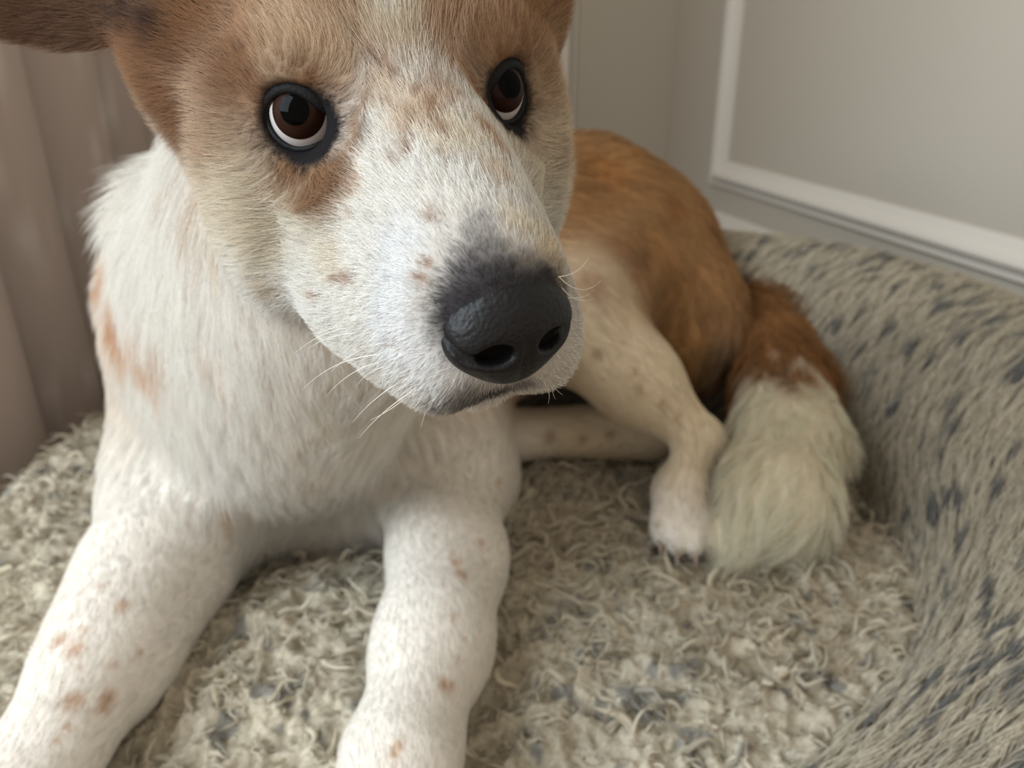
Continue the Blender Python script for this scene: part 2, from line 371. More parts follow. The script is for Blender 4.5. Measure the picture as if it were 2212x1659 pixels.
# ---- chest and shoulders
E_(P(640, 930, 0.56), (0.085, 0.075, 0.085), k=0.04, flow=np.array([0.1, -0.3, -1.0]), color=WHITE, length=0.026, tag='chest')
E_(P(740, 1080, 0.56), (0.055, 0.05, 0.04), k=0.04, flow=np.array([0.15, -0.3, -1.0]), color=WHITE, length=0.03, tag='chest')
C_(P(450, 650, 0.61), P(465, 1020, 0.545), 0.074, 0.058, k=0.04, flow=np.array([-0.2, -0.2, -1.0]), color=WHITE, length=0.02, tag='chest')
C_(P(930, 830, 0.63), P(980, 1030, 0.60), 0.048, 0.034, k=0.05, flow=np.array([0.2, -0.1, -1.0]), color=WHITE, length=0.014, tag='chest')
E_(P(850, 930, 0.60), (0.060, 0.06, 0.072), k=0.05, flow=np.array([0.2, -0.2, -1.0]), color=WHITE, length=0.018, tag='chest')
# ---- neck
C_(hl(-0.6, -8.0, -3.0), P(555, 700, 0.53), 0.058, 0.088, k=0.035, flow=np.array([-0.25, 0.15, -1.0]), color=WHITE, length=0.03, tag='neck')
C_(hl(-1.0, -4.5, -6.0), P(620, 860, 0.50), 0.046, 0.072, k=0.035, flow=np.array([-0.1, 0.0, -1.0]), color=WHITE, length=0.026, tag='neck')
C_(P(375, 480, 0.47), P(525, 700, 0.455), 0.030, 0.034, k=0.03, flow=np.array([0.25, 0.0, -1.0]), color=WHITE, length=0.028, tag='neck')
C_(P(520, 700, 0.455), P(680, 870, 0.465), 0.034, 0.026, k=0.03, flow=np.array([0.25, 0.0, -1.0]), color=WHITE, length=0.028, tag='neck')
# ---- front legs
def leg(pts, rads, color=WHITE, k=0.02, length=0.008, tag='leg'):
    for i, (a, b, ra, rb) in enumerate(zip(pts[:-1], pts[1:], rads[:-1], rads[1:])): C_(a, b, ra, rb, k=k if i else 0.07, color=color, length=length, tag=tag)
PAWS = []
def paw(c, d, w, ln, h, up=(0, 0, 1), tag='paw'):
    PAWS.append((c, d, w, ln, h))
    """four toes and the pad body; c = centre of the paw, d = pointing direction"""
    fr = frame(d, up); E_(c - fr[0] * ln * 0.15, (ln * 0.62, w * 0.47, h * 0.5), fr, k=0.012, flow=fr[0], color=WHITE, length=0.007, tag=tag)
    for s, fwd in ((-0.36, 0.28), (-0.13, 0.42), (0.13, 0.42), (0.36, 0.28)):
        E_(c + fr[1] * w * s + fr[0] * ln * fwd - fr[2] * h * 0.08, (ln * 0.27, w * 0.145, h * 0.38), fr, k=0.006, flow=fr[0], color=WHITE, length=0.006, tag=tag)
eL = P(395, 1105, 0.53); wL = atz(235, 1420, 0.034); pL = atz(85, 1640, 0.030)
leg([eL, atz(320, 1265, 0.036), wL, pL + np.array([0, 0.02, 0.0])], [0.050, 0.035, 0.0245, 0.0235], k=0.05)
dL = unit((pL - wL) * np.array([1, 1, 0.15])); paw(pL + dL * 0.02 + np.array([0, 0, -0.004]), dL, 0.062, 0.085, 0.045)
eR = P(1000, 1040, 0.565); wR = atz(935, 1390, 0.032); pR = atz(868, 1625, 0.030)
leg([eR, atz(970, 1215, 0.034), wR, pR], [0.035, 0.0275, 0.0235, 0.0235], k=0.05)
dR = unit((pR - wR) * np.array([1, 1, 0.15])); paw(pR + dR * 0.015 + np.array([0, 0, -0.003]), dR, 0.064, 0.085, 0.046)
E_(atz(775, 1600, 0.028), (0.014, 0.007, 0.008), frame(atz(750, 1650, 0.02) - atz(785, 1570, 0.028)), k=0.006, flow=dR, color=WHITE, length=0.006, tag='paw')
# ---- hind leg on the near side
hip = P(1375, 565, 0.81); kn = P(1235, 690, 0.62); hk = atz(1508, 945, 0.068); hp = atz(1470, 1062, 0.034)
C_(hip, kn + np.array([0.01, 0.02, 0.0]), 0.080, 0.048, k=0.04, flow=unit(kn - hip + np.array([0.1, -0.1, -0.2])), color=BROWN, length=0.014, tag='thigh')
E_(P(1480, 695, 0.75), (0.056, 0.065, 0.070), k=0.04, flow=np.array([0.2, -0.4, -0.8]), color=BROWN, length=0.018, tag='thigh')
C_(kn, (kn + hk) / 2, 0.046, 0.031, k=0.03, color=CREAM, length=0.010, tag='shank')
C_((kn + hk) / 2, hk, 0.030, 0.0165, k=0.025, color=CREAM, length=0.009, tag='shank')
C_(hk, hp, 0.0165, 0.0155, k=0.010, color=CREAM, length=0.008, tag='shank')
dH = unit(np.array([-0.12, -1.0, -0.1])); paw(hp + np.array([0.0, -0.012, -0.006]), dH, 0.050, 0.072, 0.036)
# ---- the other hind leg, lying on the cushion
q0 = atz(1400, 930, 0.03); q1 = atz(1110, 935, 0.03); C_(q0, q1, 0.026, 0.021, k=0.01, color=CREAM, length=0.008, tag='shank')
paw(q1 + np.array([-0.02, -0.01, 0.0]), unit(q1 - q0), 0.05, 0.07, 0.04)
# ---- tail
tp = [P(1590, 590, 0.86), atz(1650, 700, 0.095), atz(1690, 830, 0.07), atz(1700, 960, 0.052), atz(1675, 1075, 0.042), atz(1600, 1160, 0.022)]
tr = [0.022, 0.032, 0.037, 0.040, 0.037, 0.018]; tcol = [BROWN, BROWN] + [srgb(250, 242, 224)] * 3
for i in range(5): C_(tp[i], tp[i + 1], tr[i], tr[i + 1], k=0.012, color=tcol[i], length=0.034, tag='tail')

# ---- head
NOSE = (0, 9.3, -2.9)
HE((0, -6.0, 0.9), (5.3, 6.0, 4.7), k=0.03, color=TAN, length=0.011)
HE((0, -2.4, 1.5), (4.1, 3.4, 2.9), k=0.015, color=TAN, length=0.009)
for s in (-1, 1):
    HE((s * 2.75, -0.9, 1.55), (1.7, 1.5, 1.15), color=TAN, length=0.008)
    HE((s * 4.7, -4.5, -0.6), (1.8, 3.6, 2.8), color=TAN, length=0.011)
    HE((s * 4.4, -3.4, -2.6), (2.0, 4.0, 2.6), color=CREAM, length=0.012)
    HE((s * 3.5, -3.6, -4.8), (2.6, 4.5, 3.0), color=WHITE, length=0.013)
HC((0, 0.0, -2.7), (0, 7.2, -3.7), 3.25, 2.35, color=WHITE, length=0.007)
HC((0, -0.8, 0.1), (0, 8.2, -2.25), 1.9, 1.4, k=0.022, color=WHITE, length=0.006)
for s in (-1, 1):
    HE((s * 2.5, 0.8, -2.3), (1.5, 2.2, 1.5), color=CREAM, length=0.008)
    HE((s * 1.45, 6.5, -4.75), (1.45, 2.9, 1.75), k=0.010, color=WHITE, length=0.006)
    HE((s * 2.1, 3.6, -5.1), (1.5, 3.2, 1.9), k=0.012, color=WHITE, length=0.007)
    HE((s * 2.5, 1.2, -5.3), (1.7, 3.0, 2.1), k=0.012, color=WHITE, length=0.008)
HC((0, -2, -6.0), (0, 6.6, -6.1), 2.0, 1.15, k=0.008, color=WHITE, length=0.007)
HE((0, 8.3, -3.6), (1.7, 0.9, 1.6), k=0.010, color=GREY, length=0.004)
# ---- ears
HE((6.0, -5.6, 2.1), (1.6, 2.2, 2.2), k=0.015, color=BROWN, length=0.012)
HE((-5.7, -7.2, 0.8), (2.3, 3.0, 3.0), k=0.02, color=BROWN, length=0.014)
HE((5.2, -8.0, 0.6), (2.2, 3.2, 3.2), k=0.02, color=BROWN, length=0.014)
def ear(s, base, d, w, ln, wd):
    d = unit(np.array(d, float)); n = unit(np.cross(d, np.array(w, float))); w2 = np.cross(n, d)
    D3 = [hd(*d), hd(*w2), hd(*n)]; b = hl(*base)
    c = b + D3[0] * ln * 0.45 / 100
    E_(c, np.array([ln * 0.62, wd * 0.5, 0.55]) / 100, np.array(D3), k=0.012, flow=D3[0], color=srgb(118, 84, 60), length=0.010, tag='ear')
ear(-1, (-7.2, -7.6, 3.4), (-0.85, -0.45, 0.16), (0.1, -0.1, 1), 9, 5.8)
ear(1, (5.2, -7.0, 2.6), (0.55, -0.75, 0.35), (-0.3, -0.2, 1), 9, 6.0)
# ---- eyes: sockets
EYES = []
for s in (-1, 1):
    c = hl(s * 3.05 + (0.1 if s < 0 else -0.05), -0.35, -0.05); e = hd(s * 0.56, 0.83, 0.10); up_ = hd(0, 0.0, 1); a = unit(np.cross(e, up_)); b = np.cross(a, e)
    if a @ RT < 0: a = -a
    EYES.append((s, c, e, a, b))
    E_(c + e * 0.0004, (0.0136, 0.0136, 0.0136), k=0.010, color=DARK, length=0.005, tag='head')
for s, c, e, a, b in EYES:
    E_(c + e * 0.012, (0.0112, 0.0104, 0.013), np.array([a, b, e]), k=0.0035, sub=True, tag='eyecut')

gx = axes_grid([(-0.40, -0.145, 0.0042), (-0.145, 0.065, 0.0017), (0.065, 0.40, 0.0042)])
gy = axes_grid([(0.16, 0.40, 0.0017), (0.40, 1.02, 0.0042)])
gz = axes_grid([(-0.06, 0.235, 0.0042), (0.235, 0.46, 0.0017)])
D = sculpt(prims, gx, gy, gz)
V, Q = surface_nets(D, gx, gy, gz, smooth=2)
dog = empty('dog', (P(700, 1100, 0.55)[0], 0.6, 0.0), 'tan and white dog with black nose lying on the shaggy bed', 'dog')
M_skin = mat('dog_coat', (0.8, 0.8, 0.8), 0.8, attr='coat', spec=0.1)
body = mesh_obj('body', V, Q, M_skin); keep(body, dog)

# ---- flow field, fur length and coat colour on the body surface
me = body.data
N = np.zeros(len(V) * 3, np.float32); me.vertex_normals.foreach_get('vector', N); N = N.reshape(-1, 3).astype(float)
wsum = np.zeros(len(V)); flow = np.zeros((len(V), 3)); base = np.zeros((len(V), 3)); flen = np.zeros(len(V)); whead = np.zeros(len(V))
nose_w = hl(0, 9.6, -2.6)
for pr in prims:
    if pr.sub: continue
    sg = 0.006 if pr.tag in ('head', 'paw', 'ear') else 0.014
    w = np.exp(-np.clip(pr.d(V), 0, 1) / sg) + 1e-9
    f = unit(V - nose_w) if pr.tag == 'head' else np.asarray(pr.flow)[None]
    flow += w[:, None] * f; base += w[:, None] * pr.color; flen += w * pr.length; wsum += w
    if pr.tag in ('head', 'ear'): whead += w
flow = unit(flow); base /= wsum[:, None]; flen /= wsum; whead /= wsum
tri = np.concatenate([Q[:, [0, 1, 2]], Q[:, [0, 2, 3]]])
bvh = BVHTree.FromPolygons(V.tolist(), Q.tolist())
n_lo = noise3(V, 55, 41, 3); n_hi = noise3(V, 160, 42, 2)
coat = base.copy()
def hit(px, py):
    r = unit(ray(px, py)); h = bvh.ray_cast(Vector(CAM), Vector(r)); return None if h[0] is None else np.array(h[0])
def spot(px, py, rpx, color, alpha=1.0, soft=0.5, wob=0.3, stretch=None):
    p = hit(px, py)
    if p is None: print('MISS', px, py); return
    R = rpx / F * ((p - CAM) @ FW); d = V - p
    if stretch is not None:      # elongate along a direction
        u, fac = unit(np.asarray(stretch[0], float)), stretch[1]; c = (d @ u); d = d - np.outer(c * (1 - 1 / fac), u)
    d = np.linalg.norm(d, axis=1) / R * (1 + wob * n_lo + 0.6 * wob * n_hi)
    w = np.clip((1 - d) / soft + 0.5 * 0, 0, 1); w = w * w * (3 - 2 * w) * alpha
    coat[:] = coat * (1 - w[:, None]) + np.asarray(color) * w[:, None]

LTAN = srgb(218, 195, 168); FTAN = srgb(186, 150, 116); RUST = srgb(142, 94, 54); PALE = srgb(232, 219, 198); COOL = srgb(240, 241, 240)
FBR = srgb(150, 108, 72); RTAN = srgb(202, 170, 140)
# head: near side brown temple, pale brow, blaze; shade of the ear fold painted dark
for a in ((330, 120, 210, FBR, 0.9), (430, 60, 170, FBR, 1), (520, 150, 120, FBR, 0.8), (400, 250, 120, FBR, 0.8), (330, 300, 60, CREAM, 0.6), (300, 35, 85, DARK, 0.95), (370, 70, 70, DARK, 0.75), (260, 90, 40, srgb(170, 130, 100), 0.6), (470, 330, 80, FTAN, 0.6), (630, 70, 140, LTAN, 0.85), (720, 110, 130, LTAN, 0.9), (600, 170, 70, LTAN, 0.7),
          (860, 60, 110, PALE, 0.9), (850, 0, 80, WHITE, 0.9), (830, 200, 90, LTAN, 0.6), (960, 60, 80, RTAN, 0.7), (990, 150, 75, RTAN, 0.75), (1060, 80, 110, RTAN, 0.8), (900, 250, 110, LTAN, 0.75), (960, 210, 90, RTAN, 0.6), (1030, 200, 75, RTAN, 0.9), (1140, 40, 90, BROWN, 0.7), (1150, 180, 60, LTAN, 0.7), (1060, 240, 60, BROWN, 0.7), (1170, 280, 50, PALE, 0.7),
          (660, 180, 55, TAN, 0.7), (720, 390, 115, srgb(158, 122, 88), 0.95), (650, 360, 80, srgb(158, 122, 88), 0.8), (760, 330, 55, TAN, 0.8), (770, 260, 50, TAN, 0.7),
          (1050, 285, 60, TAN, 0.8), (1085, 330, 60, FTAN, 0.7), (620, 350, 70, srgb(164, 128, 94), 0.8), (690, 420, 95, srgb(164, 128, 94), 0.8), (770, 400, 55, FTAN, 0.6), (540, 430, 130, PALE, 0.8), (480, 480, 110, PALE, 0.6), (600, 540, 90, CREAM, 0.6), (440, 400, 40, FTAN, 0.45), (1000, 300, 130, PALE, 0.8), (1080, 380, 60, LTAN, 0.7),
          (900, 420, 110, WHITE, 0.8), (860, 560, 150, COOL, 0.9), (850, 700, 170, COOL, 0.95), (960, 800, 120, COOL, 0.9), (720, 560, 80, CREAM, 0.5), (1000, 440, 70, WHITE, 0.8), (1120, 480, 60, PALE, 0.8)):
    spot(*a, soft=0.8)
# grey saddle above the nose, dark chin
for a in ((1050, 560, 95, GREY, 0.75), (1010, 600, 70, GREY, 0.8), (1090, 610, 75, GREY, 0.95), (1040, 480, 60, srgb(150, 148, 148), 0.5), (1040, 860, 80, GREY, 0.9), (970, 880, 75, GREY, 0.65), (1010, 845, 50, GREY, 0.6), (1080, 845, 55, BLACK, 0.8), (1130, 830, 50, GREY, 0.8)):
    spot(*a, soft=0.8)
# freckles on the nose bridge and muzzle
FRK = srgb(160, 116, 84)
for px, py, r in ((848, 160, 12), (862, 178, 10), (878, 328, 14), (860, 350, 10), (940, 245, 13), (955, 285, 14), (925, 270, 10), (965, 300, 9), (890, 260, 9), (905, 210, 10), (938, 180, 10), (820, 140, 9), (850, 235, 8), (885, 300, 9), (968, 345, 10), (930, 470, 11), (950, 475, 9), (760, 600, 16), (735, 600, 10), (925, 570, 13), (910, 600, 12), (925, 610, 9), (770, 465, 9), (690, 640, 12), (850, 740, 8)):
    spot(px, py, r * 1.4, FRK, 0.85, soft=0.7, stretch=(nose_w - hit(px, py), 1.8))
for a in ((1062, 225, 18, srgb(60, 40, 28), 0.7),
          (620, 365, 60, srgb(158, 124, 92), 0.8), (690, 410, 80, srgb(158, 124, 92), 0.85), (745, 380, 60, srgb(150, 114, 82), 0.85), (640, 420, 50, srgb(180, 150, 118), 0.6), (790, 300, 40, srgb(130, 94, 64), 0.7), (785, 250, 30, srgb(150, 112, 80), 0.6), (670, 178, 34, srgb(130, 92, 62), 0.6), (1085, 120, 34, srgb(150, 108, 72), 0.6)):
    spot(*a, soft=0.8)
# eye surrounds
for s_, c_, e_, a_, b_ in EYES:
    rel = V - c_; x = rel @ a_; y = rel @ b_; z = rel @ e_; inn = -s_
    d = np.hypot((x - inn * 0.0026) / 0.0148, (y + 0.0010) / 0.0121); ok = (z > -0.002) & (np.linalg.norm(rel, axis=1) < 0.035)
    d = np.where(ok, d + 0.05 * n_hi, 9); w = np.clip((1.06 - d) / 0.14, 0, 1); w2 = np.clip((1.7 - d) / 0.8, 0, 1) * 0.5
    coat = coat * (1 - w2[:, None]) + srgb(112, 74, 44) * w2[:, None]; coat = coat * (1 - w[:, None]) + srgb(30, 28, 30) * w[:, None]
# shade in the near ear's fold, painted as dark colour, tan ruff behind the cheek
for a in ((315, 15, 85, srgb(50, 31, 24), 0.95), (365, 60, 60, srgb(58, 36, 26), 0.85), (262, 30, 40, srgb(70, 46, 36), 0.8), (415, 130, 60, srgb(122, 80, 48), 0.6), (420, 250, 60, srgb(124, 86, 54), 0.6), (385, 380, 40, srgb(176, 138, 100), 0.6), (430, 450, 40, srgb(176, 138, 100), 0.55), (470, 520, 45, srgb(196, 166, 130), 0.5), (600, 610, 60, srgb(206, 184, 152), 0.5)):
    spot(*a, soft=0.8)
# neck and shoulder
OR = srgb(206, 152, 102)
for a in ((250, 580, 115, OR, 0.9), (265, 680, 115, OR, 0.9), (310, 750, 90, OR, 0.8), (350, 760, 45, OR, 0.6), (420, 440, 45, TAN, 0.5), (440, 520, 40, FTAN, 0.35), (450, 740, 40, OR, 0.5), (480, 800, 30, OR, 0.4), (700, 900, 60, CREAM, 0.7), (800, 940, 28, FRK, 0.5), (740, 970, 16, FRK, 0.6), (725, 985, 14, FRK, 0.6), (700, 1030, 30, OR, 0.5), (690, 1020, 12, FRK, 0.6), (870, 940, 16, FRK, 0.5), (490, 1120, 30, OR, 0.5), (640, 960, 40, CREAM, 0.6)):
    spot(*a, soft=0.8)
# front leg freckles
for px, py, r in ((265, 1305, 16), (222, 1265, 9), (170, 1285, 10), (180, 1358, 12), (245, 1435, 12), (180, 1440, 9), (160, 1510, 24), (235, 1505, 20), (225, 1530, 14), (305, 1410, 10), (126, 1600, 9), (150, 1570, 10), (165, 1400, 20), (130, 1380, 18),
                  (985, 1215, 14), (1000, 1240, 16), (975, 1195, 9), (1040, 1170, 12), (1070, 1080, 10), (1080, 1040, 12), (1085, 1100, 8), (980, 1330, 10), (990, 1420, 8), (960, 1475, 18), (975, 1480, 12), (860, 1610, 18), (850, 1630, 14), (1005, 1380, 8)):
    spot(px, py, r * 1.3, srgb(196, 152, 114), 0.75, soft=0.9)
# body: cream flank, darker patches
for a in ((1190, 540, 75, CREAM, 0.9), (1210, 600, 50, CREAM, 0.7), (1300, 370, 90, srgb(172, 122, 72), 0.6), (1200, 330, 50, RUST, 0.5), (1450, 440, 60, RUST, 0.6), (1360, 560, 100, RUST, 0.4), (1540, 500, 40, DARK, 0.5), (1400, 680, 90, srgb(158, 108, 60), 0.5), (1280, 610, 60, RUST, 0.45), (1470, 740, 80, srgb(196, 156, 104), 0.7), (1480, 790, 60, srgb(196, 156, 104), 0.6),
          (1260, 720, 85, CREAM, 0.95), (1320, 800, 80, CREAM, 0.95), (1400, 850, 60, CREAM, 0.9), (1620, 640, 40, DARK, 0.5), (1660, 680, 60, RUST, 0.4)):
    spot(*a, soft=0.8)
for px, py, r in ((1290, 762, 14), (1370, 805, 11), (1378, 838, 12), (1430, 870, 8), (1330, 770, 8), (1350, 740, 8), (1460, 900, 9), (1500, 870, 7), (1420, 1130, 9), (1530, 1070, 12), (1420, 1180, 10), (1190, 945, 16), (1260, 950, 12), (1320, 940, 12)):
    spot(px, py, r * 1.3, srgb(150, 120, 84), 0.6, soft=0.8)
loc = (V - HT) @ HR * 100      # head-local cm
ndc = np.linalg.norm((loc - np.array([0, 9.2, -3.0])) / np.array([1.8, 1.45, 1.45]), axis=1) + 0.08 * n_hi
w = np.clip((1.05 + 0.16 * np.clip((loc[:, 2] + 3.2) / 1.2, 0, 1) - ndc) / 0.25, 0, 1)[:, None]; coat = coat * (1 - w) + srgb(72, 70, 74) * w
isbr = np.zeros(len(V))
for pr in prims:
    if pr.tag in ('trunk', 'thigh', 'tail'): isbr = np.maximum(isbr, np.exp(-np.clip(pr.d(V), 0, 1) / 0.006))
# tail: brown root, white end
tseg = np.full(len(V), 9.0); tbest = np.full(len(V), 1e9)
for i in range(5):
    ba = tp[i + 1] - tp[i]; t_ = np.clip((V - tp[i]) @ ba / (ba @ ba), 0, 1); d_ = np.linalg.norm(V - tp[i] - t_[:, None] * ba, axis=1); m_ = d_ < tbest; tbest[m_] = d_[m_]; tseg[m_] = (i + t_)[m_]
tw = np.zeros(len(V))
for pr in prims:
    if pr.tag == 'tail': tw = np.maximum(tw, np.exp(-np.clip(pr.d(V) - 0.004, 0, 1) / 0.006))
wb = np.clip((2.75 + 0.7 * n_lo + 0.4 * n_hi - tseg) / 0.5, 0, 1) * np.clip(tw * 1.5 - 0.5, 0, 1); ww = np.clip(1 - (2.75 + 0.7 * n_lo + 0.4 * n_hi - tseg) / 0.5, 0, 1) * np.clip(tw * 1.5 - 0.5, 0, 1)
coat = coat * (1 - wb[:, None]) + srgb(158, 116, 74) * wb[:, None]; coat = coat * (1 - ww[:, None]) + srgb(255, 245, 222) * ww[:, None]
strk = V - np.outer(V @ unit(back), unit(back)) * 0.55
sk_ = noise3(strk, 48, 43, 3); dk = np.clip(isbr * 1.4 - 0.4, 0, 1) * (coat[:, 2] < 0.25)
coat = coat * (1 + dk * 0.55 * sk_)[:, None]
skin = coat * np.where(whead > 0.5, 0.55, 0.85)[:, None] * np.array([1.0, 0.96, 0.93])     # skin under the fur, darkened to paint shade into gaps between hairs
inn_ = np.linalg.norm((loc - np.array([0.1, 9.1, -3.15])) / np.array([1.6, 1.15, 1.3]), axis=1) < 1; skin[inn_] = srgb(10, 8, 8)      # lining of the nostrils
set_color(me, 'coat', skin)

# ------------------------------------------------------------------ eyes
M_scl = mat('eye_white', srgb(196, 190, 188), 0.3, coat=0.3)
M_iris = mat('iris_brown', srgb(40, 22, 15), 0.5, coat=0.10, spec=0.05)
M_pup = mat('pupil_black', (0.001, 0.001, 0.001), 0.4, coat=0.10, spec=0.0)
M_lid = add_bump(mat('eyelid_skin', srgb(14, 13, 14), 0.6, spec=0.2), 900, 0.4, 0.0006)
def cap(c, ax, r, a0, a1, bulge, n=40, m=12):
    fr = frame(ax, (0.1, 0.2, 1)); v = []
    for i in range(m + 1):
        th = a0 + (a1 - a0) * i / m; t = i / m
        for j in range(n):
            ph = 2 * math.pi * j / n; rr = r + bulge(th)
            v.append(c + rr * (fr[0] * math.cos(th) + math.sin(th) * (fr[1] * math.cos(ph) + fr[2] * math.sin(ph))))
    f = [(i * n + j, (i + 1) * n + j, (i + 1) * n + (j + 1) % n, i * n + (j + 1) % n) for i in range(m) for j in range(n)]
    return np.array(v), f
ER = 0.0118
GAZE = {-1: (-0.40, 0.88, 0.35), 1: (0.33, 0.88, 0.36)}
for s_, c_, e_, a_, b_ in EYES:
    g = hd(*GAZE[s_])
    v, f = cap(c_, g, ER, 0.0, math.pi * 0.999, lambda th: 0.0, 48, 40); eye = mesh_obj('eye', v, f, M_scl); keep(eye, dog); eye['label'] = 'brown eye with white sclera showing below'
    bul = lambda th: 0.0012 * max(0.0, 1 - (th / 0.75) ** 2) + 0.00012
    v, f = cap(c_, g, ER, 0.36, 0.77, bul); ir = mesh_obj('iris', v, f, M_iris); keep(ir, eye)
    v, f = cap(c_, g, ER, 0.0, 0.365, bul); pu = mesh_obj('pupil', v, f, M_pup); keep(pu, eye)
    inn = -s_; nT, nS = 96, 10; v = []
    for i in range(nT):
        t = 2 * math.pi * i / nT; ct, st = math.cos(t), math.sin(t)
        wx = 0.0096; x = wx * ct; y = (0.0084 if st > 0 else 0.0092) * st
        if ct * inn > 0: x += inn * 0.0022 * (abs(ct) ** 5); y -= 0.0022 * abs(ct) ** 3
        else: x -= inn * 0.0012 * abs(ct) ** 6
        rr = 0.0126; z = math.sqrt(max(rr * rr - x * x - y * y, 1e-6)); P0 = c_ + a_ * x + b_ * y + e_ * z
        out = unit(a_ * x + b_ * y); up2 = unit(P0 - c_); out = unit(out - up2 * (out @ up2)); tr_ = 0.0013 + 0.0014 * max(st, 0)
        for j in range(nS):
            p2 = 2 * math.pi * j / nS; v.append(P0 + out * (math.cos(p2) * tr_ * 1.5 + tr_ * 0.9) + up2 * math.sin(p2) * tr_ * 0.8)
    f = [(i * nS + j, i * nS + (j + 1) % nS, ((i + 1) % nT) * nS + (j + 1) % nS, ((i + 1) % nT) * nS + j) for i in range(nT) for j in range(nS)]
    lid = mesh_obj('eyelid', v, f, M_lid); keep(lid, dog)

# ------------------------------------------------------------------ nose
np_ = []
def NE(c, r, k=0.004, sub=False, ax=None): np_.append(Ell(np.array(c) / 100, np.array(r) / 100, ax, k=k, sub=sub))
def NC(a, b, ra, rb, k=0.003, sub=False): np_.append(Cone(np.array(a) / 100, np.array(b) / 100, ra / 100, rb / 100, k=k, sub=sub))
NE((0, 8.85, -2.85), (1.52, 1.25, 1.38))
NE((0, 9.55, -3.15), (1.15, 0.85, 1.15), k=0.006)
for s in (-1, 1): NE((s * 0.95, 9.3, -3.35), (0.80, 0.85, 0.85), k=0.006)
NE((0, 9.2, -4.1), (0.85, 0.75, 0.75), k=0.008)
for s in (-1, 1):
    NE((s * 0.76, 10.0, -3.45), (0.44, 0.85, 0.31), k=0.002, sub=True)
    NC((s * 0.9, 10.2, -3.55), (s * 1.45, 9.9, -3.5), 0.18, 0.11, k=0.002, sub=True)
    NC((s * 1.45, 9.95, -3.5), (s * 1.85, 9.2, -3.0), 0.11, 0.07, k=0.002, sub=True)
NC((0, 10.52, -3.2), (0, 9.95, -4.6), 0.045, 0.07, k=0.002, sub=True)
ngx = np.arange(-0.024, 0.0241, 0.0005); ngy = np.arange(0.074, 0.1101, 0.0005); ngz = np.arange(-0.052, -0.0119, 0.0005)
ND = sculpt(np_, ngx, ngy, ngz); NV, NQ = surface_nets(ND, ngx, ngy, ngz, smooth=2)
yw = math.radians(9); nc = np.array([0, 0.082, -0.031]); NR = np.array([[math.cos(yw), math.sin(yw), 0], [-math.sin(yw), math.cos(yw), 0], [0, 0, 1]])
NV = (NV - nc) @ NR.T + nc + np.array([0, 0, -0.0006])
NVw = HT + NV @ HR.T
M_nose = mat('nose_leather', srgb(13, 12, 14), 0.5, spec=0.32); nt = M_nose.node_tree; bs = nt.nodes['Principled BSDF']
tc = nt.nodes.new('ShaderNodeTexCoord'); vo = nt.nodes.new('ShaderNodeTexVoronoi'); vo.inputs['Scale'].default_value = 850; vo.feature = 'SMOOTH_F1'
no = nt.nodes.new('ShaderNodeTexNoise'); no.inputs['Scale'].default_value = 300; mx = nt.nodes.new('ShaderNodeMath'); mx.operation = 'ADD'
bp = nt.nodes.new('ShaderNodeBump'); bp.inputs['Strength'].default_value = 0.45; bp.inputs['Distance'].default_value = 0.0006
nt.links.new(tc.outputs['Object'], vo.inputs['Vector']); nt.links.new(tc.outputs['Object'], no.inputs['Vector']); nt.links.new(vo.outputs['Distance'], mx.inputs[0]); nt.links.new(no.outputs[0], mx.inputs[1])
nt.links.new(mx.outputs[0], bp.inputs['Height']); nt.links.new(bp.outputs[0], bs.inputs['Normal'])
nose = mesh_obj('nose', NVw, NQ[:, ::-1], M_nose); keep(nose, dog); nose['label'] = 'large black leathery nose'

# ------------------------------------------------------------------ dog fur
def fibre(name, rough, trans):
    m = mat(name, (0.8, 0.8, 0.8), rough, attr='hcol', spec=0.25); nt = m.node_tree; b = nt.nodes['Principled BSDF']; a = [n for n in nt.nodes if n.type == 'ATTRIBUTE'][0]
    t = nt.nodes.new('ShaderNodeBsdfTranslucent'); x = nt.nodes.new('ShaderNodeMixShader'); x.inputs[0].default_value = trans
    nt.links.new(a.outputs['Color'], t.inputs['Color']); nt.links.new(b.outputs[0], x.inputs[1]); nt.links.new(t.outputs[0], x.inputs[2])
    nt.links.new(x.outputs[0], nt.nodes['Material Output'].inputs['Surface']); return m
M_fur = fibre('fur', 0.55, 0.42)
dens = np.where(whead > 0.5, 1.0, 0.25)
nd = np.linalg.norm((loc - np.array([0, 9.2, -3.0])) / np.array([1.75, 1.35, 1.35]), axis=1)
lnose = ((loc / 100 - nc - np.array([0, 0, -0.0006])) @ NR + nc)
dnose = np.min([p_.d(lnose) for p_ in np_ if not p_.sub], axis=0); dens *= np.clip((dnose + 0.0015) / 0.001, 0, 1)
fl2 = flow.copy(); flen2 = flen.copy() * (1 + 0.15 * n_lo)
for s_, c_, e_, a_, b_ in EYES:
    rel = V - c_; x = rel @ a_; y = rel @ b_; z = rel @ e_; r3 = np.linalg.norm(rel, axis=1)
    d = np.hypot((x + s_ * 0.002) / 0.0128, (y + 0.0006) / 0.0108); near = (z > -0.004) & (r3 < 0.04)
    dens = np.where(near & (d < 1.03), 0, dens)
    w = np.where(near, np.clip((2.4 - d) / 1.2, 0, 1), 0)[:, None]; fl2 = fl2 * (1 - w) + unit(rel - np.outer(z, e_)) * w * 1.2
    flen2 = np.where(near & (d < 2), flen2 * np.clip(0.35 + 0.65 * (d - 1.1), 0.35, 1), flen2)
fl2 = fl2 + (0.14 + 0.2 * np.clip(flen / 0.02, 0, 1))[:, None] * np.stack([noise3(V, 28, 51), noise3(V, 28, 52), noise3(V, 28, 53)], 1)
flen2 = flen2 * np.where(whead > 0.5, np.clip(0.45 + 0.55 * dnose / 0.015, 0.45, 1), 1)
